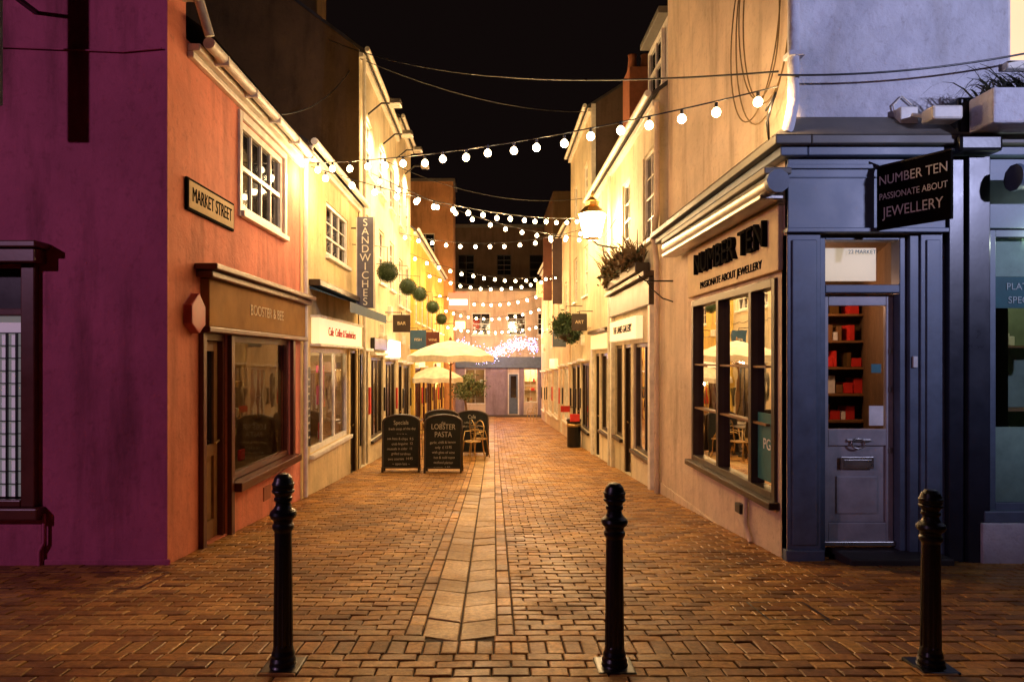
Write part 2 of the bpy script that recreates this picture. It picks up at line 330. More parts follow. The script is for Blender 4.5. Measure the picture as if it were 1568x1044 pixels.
bl=[(-4.95+i*.085,-4.935+i*.085,.42,1.85,-.09,-.07) for i in range(1,11)]+[(-4.95,-4.04,.42+j*.11,.428+j*.11,-.088,-.074) for j in range(1,14)]
fboxes('leaded_bars',h,fs,bl,BLACK)
fboxes('bay_frame',h,fs,[(-4.05,-3.93,.36,2.44,-.1,.06),(-4.95,-4.05,.36,.42,-.1,.06),(-4.95,-4.05,2.0,2.06,-.09,.03)],MAROON,.01)
fboxes('bay_cornice',h,fs,[(-5.1,-3.86,2.44,2.56,0,.16),(-5.1,-3.83,2.562,2.62,0,.2),(-5.1,-3.87,.26,.358,0,.12)],MAROON,.012)
fbox('plinth',h,fs,-12,-3.88,-.7,.25,0,.035,PINK_VIO,.01); fbox('plinth',h,fs,-3.876,-2.79,-.7,-.1,0,.02,PINK_VIO,.008)
tube('waste_pipe',h,[(-3.86,5.86,.3),(-3.86,5.86,.05),(-3.9,5.86,-.02),(-3.9,5.86,-.2)],.014,PINK_VIO)
tube('wall_cable',h,[(-12,5.88,4.3),(-6,5.88,4.28),(-4.2,5.88,4.31),(-3.2,5.88,4.27),(-2.86,5.88,4.3)],.007,PINK_VIO)
s=root('street_name_sign'); 
fbox('sign_border',s,f,6.22,7.34,2.99,3.29,.004,.03,MATT,.004); fbox('sign_plate',s,f,6.245,7.315,3.015,3.265,.03,.036,CREAMB,.003)
text('lettering',s,'MARKET STREET',f.M(6.78,3.14,.038),.19,MATT,.002,sx=.68)
s=root('hanging_shop_sign'); wbox('board',s,-4.03,-3.87,5.35,5.39,3.62,5.4,NAVY,.01); wbox('bracket_arm',s,-3.97,-3.93,5.37,5.9,4.6,4.63,IRON)
for i,ch in enumerate('MARKET'): text('letter',s,ch,Face('S',5.346).M(-3.95,5.2-i*.25,0),.15,CREAMB,.002)
# ================= LEFT 2 cream house
h=root('cream_yellow_house')
wall('street_wall',h,f,9.96,14.2,-1,4.86,[(11.5,13.2,3.38,4.28),(10.5,13.3,.15,1.8),(13.45,14.05,-.72,1.8)],YEL)
shell(h,f,9.965,14.19,-1,4.86,6,2,YEL,SLATE)
window('sash_window',h,f,11.5,13.2,3.38,4.28,3,3,WTRIM,DGL,dep=.08,fw=.06,sill=WTRIM)
fboxes('eaves_cornice',h,f,[(9.98,14.2,4.66,4.73,0,.07),(9.98,14.2,4.732,4.8,0,.12)],WTRIM,.01); gutter(h,f,9.98,14.2,4.8,WTRIM,.2)
tube('downpipe',h,[f.P(10.02,4.75,.15),f.P(10.02,4.5,.06),f.P(10.02,-.4,.06)],.035,WTRIM)
window('shop_window',h,f,10.5,13.3,.15,1.8,3,1,WTRIM,GL,dep=.1,fw=.08,bw=.08,sill=WTRIM)
interior(h,f,10.52,13.28,.15,1.8,1.3,DFLOOR,5,9,WARM2,items=44)
fbox('pink_poster',h,f,12.2,12.7,.8,1.5,-.35,-.33,PINKP)
door(h,f,13.45,14.05,-.72,1.8,DWOOD,DWOOD)
fbox('sign_lightbox',h,f,10.55,13.9,1.86,2.26,0,.13,LITW,.01); fboxes('sign_trim',h,f,[(10.5,13.95,2.262,2.3,0,.16),(10.5,13.95,1.82,1.858,0,.16)],WTRIM)
text('sign_lettering',h,'Cafe  Coffee & Sandwiches',f.M(12.2,2.06,.134),.2,REDP)
mesh('awning',h,[f.P(10.45,2.74,.0),f.P(14,2.74,0),f.P(14,2.5,.62),f.P(10.45,2.5,.62),f.P(10.45,2.34,.62),f.P(14,2.34,.62),f.P(10.45,2.7,0),f.P(14,2.7,0)],[(0,1,2,3),(3,2,5,4),(0,3,6),(1,2,7)],BLUEAWN)
fbox('awning_box',h,f,10.4,14.03,2.742,2.84,0,.18,DWOOD,.01)
fbox('menu_panel',h,f,10.12,10.40,.3,1.5,.002,.03,BLACK)
for k in range(9): fbox('menu_line',h,f,10.16,10.36,.42+k*.11,.45+k*.11,.031,.033,CHALK)
s=root('sandwich_shop_sign')
wbox('board',s,-2.72,-2.35,13.48,13.54,2.62,4.42,paint('slate_blue_board',(.09,.09,.15),.4),.01); fs2=Face('S',13.476)
fboxes('border',s,fs2,[(-2.715,-2.695,2.63,4.41,0,.006),(-2.375,-2.355,2.63,4.41,0,.006)],WTRIM)
for i,ch in enumerate('SANDWICHES'): text('letter',s,ch,fs2.M(-2.535,4.3-i*.173,.004),.21,WHITEP,.003)
tube('bracket',s,[(-2.82,13.51,4.2),(-2.7,13.51,4.2)],.015,IRON); tube('bracket',s,[(-2.82,13.51,2.8),(-2.7,13.51,2.8)],.015,IRON)
point('sign_lamp',s,(-2.5,13.1,4.5),5,WARM2,.03)
# ================= LEFT 3 tall white
def townhouse(name,f,a0,a1,eave,wm,roofm,floors,cols,gf,trim=WTRIM,rise=2.6,depth=7,endm=None,lit=0.0,seed=1,frame2=DWOOD,gfz=None):
    rr=random.Random(seed); h=root(name); ops=[];wins=[]
    for (z0,z1) in floors:
        for c in cols:
            ops.append((c-.42,c+.42,z0,z1)); wins.append((c-.42,c+.42,z0,z1))
    for (b0,b1,k) in gf:
        gb=G((b0+b1)/2); z0=gb+.02 if k=='d' else gb+.55; ops.append((b0,b1,z0,gb+2.45))
    wall('street_wall',h,f,a0,a1,-2.6,eave,ops,wm)
    shell(h,f,a0+.004,a1-.004,-2.6,eave,depth,rise,endm or wm,roofm)
    for w in wins: window('sash_window',h,f,*w,2,4,trim,LITY if rr.random()<lit else DGL,dep=.1,fw=.05,sill=trim)
    for (b0,b1,k) in gf:
        gb=G((b0+b1)/2)
        if k=='d': door(h,f,b0,b1,gb+.02,gb+2.45,frame2,frame2)
        else:
            window('shop_window',h,f,b0,b1,gb+.55,gb+2.45,3,1,frame2,GL,dep=.1,fw=.07,bw=.06,sill=frame2)
            interior(h,f,b0+.02,b1-.02,gb+.55,gb+2.45,1.0,DFLOOR,rr.randrange(99),7,WARM2,items=10)
        fboxes('shop_cornice',h,f,[(b0-.08,b1+.08,gb+2.5,gb+2.56,0,.12)],trim,.008)
        fbox('menu_case',h,f,b1+.04,b1+.2,gb+1.1,gb+1.7,0,.04,BLACK if rr.random()<.6 else REDP,.006)
    gutter(h,f,a0,a1,eave-.04,trim,.17); fboxes('eaves_cornice',h,f,[(a0,a1,eave-.2,eave-.1,0,.09)],trim)
    for k in range(4):
        a=rr.uniform(a0+.3,a1-.4); z=rr.uniform(1.9,2.8); fbox('junction_box',h,f,a,a+rr.uniform(.1,.3),z,z+rr.uniform(.1,.3),0,.1,trim,.01)
    zc=rr.uniform(2.1,2.5); tube('wall_cable',h,[f.P(a0+(a1-a0)*t/12,zc+.04*math.sin(t*2.1)+.3,.02) for t in range(13)],.008,BLACK)
    return h
f3=Face('L',-2.8)
h=townhouse('white_townhouse',f3,14.2,19.8,8.1,WHT,SLATE,[(3.5,4.8),(5.7,6.9)],[15.3,17.1,18.8],[(14.45,15.2,'d'),(15.6,17.3,'w'),(17.7,19.5,'w')],endm=BRN,seed=2)
fboxes('fascia_sign',h,f3,[(15.5,17.4,1.82,2.1,0,.1)],BLACK,.01); fboxes('lit_sign',h,f3,[(17.7,19.5,1.65,2.1,0,.14)],emis('lit_sign_bright',(1,.85,.6),2.5),.01)
fbox('poster_board',h,f3,14.25,14.42,-.2,1.7,0,.03,BLACK)
tube('downpipe',h,[f3.P(14.35,8,.08),f3.P(14.35,-.6,.08)],.04,WTRIM)
for cx,cy in ((-4.2,15.0),(-5.2,17.5)):
    wbox('chimney_stack',h,cx-.4,cx+.4,cy-.3,cy+.5,8.6,10.0,BRN,.02)
    for k in (-.2,.15): lathe('chimney_pot',h,[(.1,0),(.12,.05),(.09,.3),(.11,.36)],(cx+k,cy+.1,10.0),TERR,12)
h=townhouse('white_terrace_house',f3,19.8,23,8.7,WHT2,SLATE,[(3.2,4.6),(5.6,7.0)],[20.6,22.2],[(20.1,20.9,'d'),(21.2,22.8,'w')],seed=4)
f5=Face('L',-2.7)
h=townhouse('yellow_terrace',f5,23,37,6.0,YEL2,SLATE,[(2.9,4.2)],[24,26,28,30,32,34,36],[(23.5,25.5,'w'),(26,26.9,'d'),(27.5,30,'w'),(30.6,33,'w'),(33.5,34.3,'d'),(34.8,36.6,'w')],seed=6,lit=.2,frame2=MAROON)
fboxes('lit_fascia',h,f5,[(23.5,25.5,1.3,1.7,0,.14),(30.6,33,1.0,1.4,0,.14)],LITW)
h=root('orange_house'); fo=Face('S',37.05)
wall('front_wall',h,fo,-9,-2.2,-3,11.2,[(-4.2,-3.2,6.8,8.4)],ORG); wbox('body',h,-9,-2.21,37.3,39.4,-3,11.15,ORG); window('sash_window',h,fo,-4.2,-3.2,6.8,8.4,2,2,WTRIM,DGL)
fbox('parapet_coping',h,fo,-9.1,-2.1,11.2,11.35,-2.4,.1,LEAD)
# ================= END buildings
h=root('cream_end_building'); fe=Face('S',40.5)
wl=[(-1.3,-.2,3.0,4.3),(.8,1.9,3.0,4.3),(2.6,3.6,3.0,4.3)]
wall('front_wall',h,fe,-5,9,-3,5.6,wl+[(-1.7,-.5,-1.1,1.0),(.85,1.5,-1.7,.75),(1.8,2.6,-1.0,1.0),(2.9,4.4,-1.0,1.0)],CRM)
wbox('body',h,-5,9,41.8,45,-3,5.55,CRM); fbox('coping',h,fe,-5,9,5.6,5.75,-1.4,.12,LEAD)
for w in wl: window('sash_window',h,fe,*w,2,4,WTRIM,DGL,sill=WTRIM)
fboxes('shopfront_cladding',h,fe,[(-5,-1.72,-3,1.5,0,.05),(-.48,.83,-3,1.5,0,.05),(1.52,1.78,-3,1.5,0,.05),(2.62,2.88,-3,1.5,0,.05),(4.42,9,-3,1.5,0,.05)],PGR); fbox('fascia',h,fe,-5,9,1.05,1.7,.052,.2,NAVY)
for w in [(-1.7,-.5,-1.1,1.0),(1.8,2.6,-1.0,1.0),(2.9,4.4,-1.0,1.0)]:
    window('shop_window',h,fe,*w,2,2,WTRIM,GL); interior(h,fe,w[0]+.02,w[1]-.02,w[2],w[3],1.2,CREAMB if w[0]>1 else DFLOOR,int(w[0]*7+30),22 if w[0]>1 else 5,WARM2,items=12)
door(h,fe,.85,1.5,-1.7,.75,WTRIM,NAVY)
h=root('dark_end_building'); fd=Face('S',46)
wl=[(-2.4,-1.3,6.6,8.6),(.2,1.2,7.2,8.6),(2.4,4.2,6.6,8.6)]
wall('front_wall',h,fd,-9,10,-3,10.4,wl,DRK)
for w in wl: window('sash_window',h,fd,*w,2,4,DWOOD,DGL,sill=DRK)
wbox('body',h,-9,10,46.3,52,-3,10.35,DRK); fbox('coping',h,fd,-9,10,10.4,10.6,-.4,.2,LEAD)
# ================= RIGHT A : number ten
h=root('jewellery_shop'); fr=Face('R',2.6); fr2=Face('R',2.72); ff=Face('S',6.05); ff2=Face('S',6.14)
wall('street_wall',h,fr,6.05,10.7,-.9,3.42,[(6.25,8.88,.32,2.37)],CRM,rev=.1)
wall('upper_street_wall',h,fr2,6.14,10.66,3.42,9.2,[],CRM)
wall('upper_front_wall',h,ff2,2.72,12,3.42,9.2,[(4.63,5.5,4.28,5.6)],BLW)
window('lit_window',h,ff2,4.63,5.5,4.28,5.6,2,2,WTRIM,LITY,sill=WTRIM)
mesh('back_and_roof',h,[(2.72,10.66,-.9),(12,10.66,-.9),(12,10.66,9.2),(2.72,10.66,9.2),(2.72,6.14,9.2),(12,6.14,9.2)],[(0,1,2,3),(3,2,5,4)],CRM)
def corner_band(name,z0,z1,d,mat,bev=.01):
    fboxes(name,h,W0,[(2.6-d,2.74,z0,z1,-10.6,-(6.05-d)),(2.742,9,z0,z1,-6.2,-(6.05-d))],mat,bev)
corner_band('cornice_lower',3.40,3.48,.10,NAVY); corner_band('cornice_upper',3.482,3.56,.17,LEAD)
V=[(2.43,5.88,3.562),(2.43,10.6,3.562),(2.72,10.6,3.80),(2.72,6.14,3.80),(9,5.88,3.562),(9,6.14,3.80)]
mesh('lead_flashing',h,V,[(0,1,2,3),(0,4,5,3)],LEAD)
fboxes('front_fascia',h,ff,[(2.6,4.0,2.78,3.398,-.05,.02),(4.34,9,2.78,3.398,-.05,.02)],NAVY,.006)
fboxes('fascia_moulding',h,ff,[(2.58,4.0,2.74,2.778,-.03,.06),(2.58,4.0,3.3,3.34,.02,.045),(2.58,4.0,3.22,3.235,.02,.03)],NAVY,.006)
fboxes('corner_pilaster',h,ff,[(2.6,2.9,-.3,2.738,-.12,.0),(2.64,2.86,-.02,2.68,0,.018),(2.58,2.92,-.3,-.06,-.05,.035)],NAVY,.008)
fboxes('jamb_pilaster',h,ff,[(3.7,3.78,-.3,2.738,-.3,-.02),(3.785,4.0,-.3,2.738,-.12,0),(3.83,3.95,-.02,2.68,0,.016)],NAVY,.006)
fboxes('door_frame',h,ff,[(2.905,2.97,-.1,2.738,-.2,-.06),(3.635,3.695,-.1,2.738,-.2,-.06),(2.97,3.635,2.22,2.29,-.2,-.06),(2.97,3.635,2.69,2.738,-.2,-.06)],NAVY,.006)
d0,d1=-.2,-.15; z0=-.06
bl=[(2.975,3.04,z0,2.215,d0,d1),(3.565,3.63,z0,2.215,d0,d1),(3.04,3.565,z0,.14,d0,d1),(3.04,3.565,.84,.99,d0,d1),(3.04,3.565,2.11,2.215,d0,d1),(3.04,3.565,.14,.84,d0,-.175),(3.12,3.49,.22,.56,-.175,-.16)]
fboxes('door_leaf',h,ff,bl,GREYBL,.006)
mesh('door_glass',h,[ff.P(3.04,.99,-.18),ff.P(3.565,.99,-.18),ff.P(3.565,2.11,-.18),ff.P(3.04,2.11,-.18)],[(0,1,2,3)],GL2)
mesh('transom_glass',h,[ff.P(2.97,2.29,-.18),ff.P(3.635,2.29,-.18),ff.P(3.635,2.69,-.18),ff.P(2.97,2.69,-.18)],[(0,1,2,3)],GL2)
fbox('transom_sign',h,ff,2.98,3.5,2.34,2.64,-.24,-.2,emis('lit_transom',(1,.8,.6),.45)); text('transom_text',h,'22 MARKET',ff.M(3.36,2.6,-.175),.05,TEAL,.001)
fbox('letter_plate',h,ff,3.15,3.45,.63,.74,-.15,-.14,METAL,.006); fbox('letter_flap',h,ff,3.175,3.425,.65,.715,-.14,-.134,METAL,.004)
tube('door_knocker',h,[ff.P(3.3+.06*math.cos(t*math.pi/8),.86+.045*math.sin(t*math.pi/8),-.13) for t in range(16)],.009,METAL,True)
fbox('knocker_plate',h,ff,3.2,3.42,.875,.9,-.15,-.13,METAL,.005)
for z in (1.35,1.7,.8): fbox('door_lock',h,ff,3.585,3.61,z-.025,z+.025,-.15,-.135,METAL,.006)
fbox('bell_push',h,ff,3.72,3.76,1.55,1.65,-.02,-.0,WHITEP,.004)
fbox('door_notice',h,ff,3.42,3.55,1.02,1.2,-.172,-.168,WHITEP); fbox('teal_sticker',h,ff,3.44,3.53,1.5,1.58,-.172,-.168,TEAL)
fbox('weather_bar',h,ff,2.98,3.63,-.06,-.02,-.15,-.11,METAL,.006)
wbox('door_step',h,3.05,3.95,5.84,6.24,-.4,-.085,SLATE,.015)
mesh('shop_room',h,[(2.95,6.27,-.1),(3.68,6.27,-.1),(4.6,8.6,-.1),(2.95,8.6,-.1),(2.95,6.27,2.74),(3.68,6.27,2.74),(4.6,8.6,2.74),(2.95,8.6,2.74)],[(0,1,2,3),(4,5,6,7),(1,2,6,5),(2,3,7,6),(0,3,7,4)],BRN)
rr=random.Random(4); g=[[],[],[],[]]
for j in range(7):
    z=.25+j*.32
    x=3.0
    while x<4.4:
        w=rr.uniform(.04,.14)
        if rr.random()<.8: g[rr.choice([0,0,1,2,3])].append((x,x+w*.85,z,z+rr.uniform(.08,.22),-8.5,-8.3))
        x+=w
for q,mm in zip(g,(REDP,WHITEP,BRASS,WOOD)): fboxes('reflection_goods',h,W0,q,mm)  # coloured goods added inside to stand in for red reflections on the glass
fboxes('shelf',h,W0,[(2.97,4.5,.22+j*.32,.245+j*.32,-8.2,-8.55) for j in range(7)],WOOD)
point('shop_lamp',h,(3.3,7.6,2.3),60,(1,.5,.28),.06)
fboxes('window_frame',h,fr,[(6.25,6.33,.32,2.37,-.08,.03),(8.8,8.88,.32,2.37,-.08,.03),(6.33,8.8,.32,.39,-.08,.03),(6.33,8.8,2.29,2.37,-.08,.03),(6.82,6.9,.39,2.29,-.08,.03),(7.82,7.90,.39,2.29,-.08,.03)],DWOOD,.006)
mesh('window_glass',h,[fr.P(6.3,.35,-.04),fr.P(8.84,.35,-.04),fr.P(8.84,2.33,-.04),fr.P(6.3,2.33,-.04)],[(0,1,2,3)],glass('street_glass',(.8,.8,.76),1.5))
fbox('window_sill',h,fr,6.2,8.95,.25,.318,-.08,.1,DWOOD,.01)
# display room behind the street window (kept short of the doorway room)
interior(h,fr,6.5,8.84,.32,2.37,.34,DFLOOR,21,0,WARM2,items=0)
fboxes('display_goods',h,fr,[(6.95+k*.17,7.03+k*.17,.33,.45+.13*(k%4),-.30,-.18) for k in range(11)],WHITEP,.01); fboxes('display_shelf',h,fr,[(6.55,8.8,1.0,1.02,-.33,-.14),(6.55,8.8,1.6,1.62,-.33,-.14)],WOOD)
fboxes('display_boxes',h,fr,[(6.6+k*.21,6.7+k*.21,1.021,1.1+.07*(k%3),-.30,-.2) for k in range(10)],REDP,.01); fboxes('display_frames',h,fr,[(6.62+k*.25,6.74+k*.25,1.621,1.75+.06*(k%3),-.30,-.2) for k in range(8)],BRASS,.01)
for yy in (7.1,8.3): point('display_lamp',h,(2.8,yy,2.25),5,WARM2,.03)
fbox('window_decal',h,fr,6.34,6.80,.45,1.1,-.034,-.031,TEAL); text('decal_text',h,'PG',fr.M(6.57,.8,-.03),.15,WHITEP,.001)
fbox('side_sign_panel',h,fr,6.12,8.98,2.42,3.02,0,.05,CREAMB,.012)
text('shop_name',h,'NUMBER TEN',fr.M(7.45,2.78,.075),.36,MATT,.025,sx=1.02)
text('shop_strapline',h,'PASSIONATE ABOUT JEWELLERY',fr.M(7.45,2.52,.055),.115,MATT,.004,sx=1.15)
tube('awning_roller',h,[(2.42,5.86,3.14),(2.42,9.5,3.16)],.085,METAL); tube('awning_end',h,[(2.42,5.80,3.14),(2.42,5.87,3.14)],.10,NAVY)
fbox('awning_hood',h,fr,5.95,9.6,3.24,3.30,0,.24,LEAD,.01); fbox('awning_valance',h,fr,6.0,9.5,3.03,3.07,.05,.26,METAL,.01)
tube('upper_downpipe',h,[(2.66,6.06,9),(2.66,6.06,3.9),(2.6,6.0,3.7),(2.55,5.95,3.58)],.05,BLW)
for z in (4.3,5.3): fbox('pipe_bracket',h,ff2,2.6,2.74,z,z+.04,0,.14,BLW)
tube('corner_downpipe',h,[(2.54,10.62,5.6),(2.54,10.62,3.9),(2.5,10.66,3.5),(2.54,10.62,3.1),(2.54,10.62,G(10.6))],.045,CRM)
tube('low_pipe',h,[(2.57,6.95,.28),(2.56,6.95,-.05),(2.56,6.8,-.2)],.025,CRM); fbox('vent_box',h,fr,7.05,7.2,.02,.12,0,.06,BLACK,.01)
fbox('skirting',h,fr,6.06,10.6,-.9,-.28,0,.025,CRM,.01)
tube('iron_bracket',h,[(2.6,9.9,2.75),(2.2,9.9,2.75),(2.1,9.9,2.83)],.012,IRON); tube('iron_bracket_scroll',h,[(2.6,9.9,2.45),(2.45,9.9,2.5),(2.3,9.9,2.63),(2.22,9.9,2.75)],.01,IRON)
dd=root('christmas_wire_decoration')
for k,(R1,R2,ph) in enumerate(((.9,.28,.2),(1.05,.38,.5),(.8,.2,-.1),(.95,.33,.85))):
    tube('wire_loop',dd,[(2.58-.12*math.sin(t*math.pi/24),6.45+R2*math.sin(t*math.pi/24)+.1*k,4.95+R1*math.cos(t*math.pi/24+ph*.3)) for t in range(48)],.007,DRY,True)
tube('bundled_cable',dd,[(2.5,6.1,3.95),(2.46,6.15,3.75),(2.5,6.2,3.62),(2.45,6.1,3.8),(2.5,6.05,3.98),(2.47,6.2,3.88)],.012,BLACK)
s=root('jewellery_hanging_sign')
A=Vector((3.37,5.98,0)); B=Vector((3.67,5.47,0)); X=(B-A).normalized(); Nn=X.cross(Vector((0,0,1))); cen=(A+B)/2
def SM(u,z,d): 
    p=cen+X*u+Nn*d; return Matrix(((X.x,0,Nn.x,p.x),(X.y,0,Nn.y,p.y),(0,1,0,z),(0,0,0,1)))
def sb(name,u0,u1,z0,z1,d0,d1,mat):
    V=[]
    for z in (z0,z1):
        for u,d in ((u0,d0),(u1,d0),(u1,d1),(u0,d1)):
            p=cen+X*u+Nn*d; V.append((p.x,p.y,z))
    return mesh(name,s,V,BF,mat,bevel=.004)
sb('board',-.30,.30,2.75,3.29,-.02,.02,MATT); sb('frame_top',-.31,.31,3.29,3.31,-.025,.025,IRON)
text('line_1',s,'NUMBER TEN',SM(0,3.17,.022),.115,WHITEP,.001,sx=.80); text('line_2',s,'PASSIONATE ABOUT',SM(0,3.03,.022),.078,WHITEP,.001,sx=.76); text('line_3',s,'JEWELLERY',SM(0,2.89,.022),.125,WHITEP,.001,sx=.78)
tube('hanger',s,[(3.37,5.98,3.31),(3.3,6.06,3.38)],.012,IRON)
s=root('security_floodlight'); wbox('head',s,3.72,3.98,5.78,5.95,3.66,3.78,WTRIM,.02); wbox('wall_plate',s,3.60,3.76,6.04,6.13,3.66,3.86,WTRIM,.01); tube('arm',s,[(3.7,6.08,3.8),(3.75,5.95,3.74)],.02,WTRIM); tube('cable',s,[(3.62,6.12,3.7),(3.58,6.12,3.9),(3.66,6.12,3.98),(3.75,6.12,3.9)],.008,WTRIM)
# ================= RIGHT neighbour shop
h=root('neighbour_shop')
fboxes('corner_pier',h,ff,[(4.0,4.14,-.3,3.4,-.1,.05),(4.145,4.34,-.3,3.4,-.1,.09)],paint('black_blue_gloss',(.015,.018,.03),.3),.01)
fboxes('console_bracket',h,ff,[(3.98,4.36,3.402,3.55,-.09,.22),(4.02,4.34,3.552,3.9,-.09,.14)],BLACK,.03)
fboxes('slate_plinth',h,ff,[(4.28,9,.20,.30,-.1,.10)],NAVY,.01); fboxes('white_stallriser',h,ff,[(4.25,9,-.5,.198,-.1,.12)],BLW,.01)
window('display_window',h,ff,4.36,6.2,.3,2.76,1,1,NAVY,GL2,dep=.02,fw=.06)
fbox('teal_band',h,ff,4.42,6.1,2.08,2.36,-.06,-.05,TEAL); text('teal_text',h,'PLATINUM',ff.M(4.78,2.27,-.045),.085,WHITEP,.001); text('teal_text',h,'SPECIALIST',ff.M(4.8,2.15,-.045),.085,WHITEP,.001)
fbox('upper_film',h,ff,4.42,6.1,2.362,2.70,-.06,-.05,FROST); fbox('frosted_lower',h,ff,4.42,6.1,.34,1.02,-.06,-.05,FROST)
interior(h,ff,4.65,6.15,.3,2.72,1.3,GREENW,31,3,(.9,.8,.5),items=18)
point('window_lamp',h,(4.9,5.90,2.70),8,(.8,.95,.75),.03)
tube('awning_roller',h,[(4.42,5.78,3.16),(8,5.78,3.16)],.10,METAL); tube('awning_end',h,[(4.40,5.78,3.16),(4.44,5.78,3.16)],.115,NAVY)
pl=root('window_box_planter'); wbox('trough',pl,4.1,5.4,5.6,5.9,3.565,3.86,BLW,.02)
V=[];Fc=[]
for i in range(300):
    x0=random.uniform(4.12,5.4); y0=random.uniform(5.62,5.88); an=random.uniform(0,6.28); l=random.uniform(.2,.55); w=.008
    for k in range(6):
        t=k/5; r_=l*t*.9; z=3.84+l*(1.5*t-1.3*t*t)*.9; x=x0+math.cos(an)*r_; y=y0+math.sin(an)*r_*.6
        V+= [(x-w*(1-t)*math.sin(an)-.001,y+w*(1-t),z),(x+w*(1-t)*math.sin(an)+.001,y-w*(1-t),z)]
        if k: n=len(V); Fc.append((n-4,n-3,n-1,n-2))
mesh('trailing_grass',pl,V,Fc,GRASS)
# ================= RIGHT B white
h=root('white_shop_building')
opsB=[(11.1,11.9,3.6,5.1),(13.0,13.8,3.6,5.1),(15.4,16.2,3.6,5.0),(11.25,12.7,-.05,1.9),(12.95,13.6,G(13.3)+.02,1.9),(13.8,14.6,0,1.9),(15.1,16.6,-.1,1.75),(16.8,17.4,G(17)+.02,1.75)]
wall('street_wall',h,fr,10.7,18.2,-1.5,5.86,opsB,WHT2)
shell(h,fr,10.705,18.195,-1.5,5.86,6.5,2.4,WHT2,SLATE)
for w in opsB[:3]: window('sash_window',h,fr,*w,2,4,WTRIM,DGL,sill=WTRIM)
for w in (opsB[3],opsB[5],opsB[6]):
    window('shop_window',h,fr,*w,2,1,DWOOD,GL,fw=.07,bw=.06,sill=DWOOD); interior(h,fr,w[0]+.02,w[1]-.02,w[2],w[3],1.0,DFLOOR,int(w[0]),8,WARM2,items=16)
for w in (opsB[4],opsB[7]): door(h,fr,*w,DWOOD,DWOOD)
fboxes('lit_sign',h,fr,[(11.9,14.6,1.98,2.38,0,.12)],LITW,.01); fboxes('lit_sign_small',h,fr,[(15.1,17.6,1.85,2.2,0,.1)],LITY,.01)
text('lettering',h,'THE LANES GALLERY',fr.M(13.2,2.18,.124),.2,MATT)
fboxes('dark_fascia',h,fr,[(11.0,14.75,2.5,2.95,0,.1),(10.95,14.8,2.952,3.04,0,.2)],DWOOD,.012); fboxes('fascia2',h,fr,[(15.0,17.8,2.24,2.32,0,.16)],DWOOD,.01)
fboxes('pilasters',h,fr,[(11.02,11.18,-.7,2.498,0,.08),(14.65,14.8,-.9,2.498,0,.08),(17.6,17.75,-1,2.2,0,.08)],WTRIM,.008)
gutter(h,fr,10.75,18.2,5.8,WTRIM); fboxes('eaves_cornice',h,fr,[(10.75,18.2,5.6,5.7,0,.1)],WTRIM,.01)
tube('downpipe',h,[fr.P(14.95,5.7,.07),fr.P(14.95,-.8,.07)],.04,WTRIM)
wbox('dormer',h,2.85,4.4,11.2,12.4,6.0,7.25,WTRIM,.01); window('dormer_window',h,Face('R',2.74),11.3,12.3,6.15,7.1,2,2,WTRIM,DGL)
fds=Face('S',11.2); fboxes('dormer_side_trim',h,fds,[(2.88,3.0,6.05,7.2,0,.03),(3.3,3.42,6.05,7.2,0,.03)],LEAD)
wbox('dormer_roof',h,2.68,4.5,11.1,12.5,7.25,7.36,LEAD,.01)
wbox('chimney_stack',h,3.1,3.7,15.6,16.4,6.2,8.3,TERR,.02)
for k in (.15,.45): lathe('chimney_pot',h,[(.1,0),(.12,.05),(.09,.35),(.11,.42)],(3.1+k,16,8.3),TERR,12)
bx=root('flower_window_box'); fbox('trough',bx,fr,11.3,14.4,3.05,3.22,.02,.26,DWOOD,.01)
for k in range(7): foliage('plants',bx,(2.36,11.5+k*.45,3.34),(.24,.3,random.uniform(.14,.26)),300,.05,[DRY,LEAF,DRY],8)
V=[];Fc=[]
for i in range(300):
    x0=2.4+random.uniform(-.1,.1); y0=random.uniform(11.4,14.3); an=random.uniform(0,6.28); l=random.uniform(.3,.9); w=.012
    for k in range(5):
        t=k/4; z=3.2+l*(1.5*t-.9*t*t); x=x0+math.cos(an)*l*t*.6; y=y0+math.sin(an)*l*t*.6
        V+= [(x-w*(1-t),y+w*(1-t),z),(x+w*(1-t),y-w*(1-t),z)]
        if k: n=len(V); Fc.append((n-4,n-3,n-1,n-2))
mesh('spiky_leaves',bx,V,Fc,DRY)
# ================= RIGHT C, D
h=townhouse('tall_gabled_house',fr,18.2,23,8.4,WHT2,SLATE,[(3.4,4.8),(5.8,7.1)],[19.3,21.7],[(18.6,20.3,'w'),(20.6,21.4,'d'),(21.6,22.8,'w')],seed=9,endm=DRK,rise=1.6,depth=5)
fbox('corner_trim',h,Face('S',18.2),2.6,2.72,5.9,8.4,0,.03,WTRIM)
f6=Face('R',2.55)
h=townhouse('cream_terrace',f6,23,36.5,6.2,CRM,SLATE,[(3.0,4.3)],[24.2,26.5,29,31.5,34],[(23.4,25,'w'),(25.4,26.3,'d'),(27,29.5,'w'),(30,32.6,'w'),(33,33.9,'d'),(34.2,36,'w')],seed=12,lit=.2,frame2=WTRIM)
fboxes('lit_fascia',h,f6,[(27,29.5,1.2,1.6,0,.14)],LITW)
wbox('cross_wall',h,2.7,9,31,36.4,6,9.2,BRN)
s=root('hanging_banner'); wbox('cloth',s,2.15,2.5,24.9,24.93,3.6,6.0,paint('banner_cloth',(.05,.03,.03),.8),.01); tube('pole',s,[(2.55,24.91,6.05),(2.05,24.91,6.05)],.02,IRON)
s=root('hanging_banner'); wbox('cloth',s,1.95,2.3,26.9,26.93,3.9,6.4,paint('banner_cloth_red',(.09,.03,.02),.8),.01); tube('pole',s,[(2.55,26.91,6.45),(1.85,26.91,6.45)],.02,IRON)
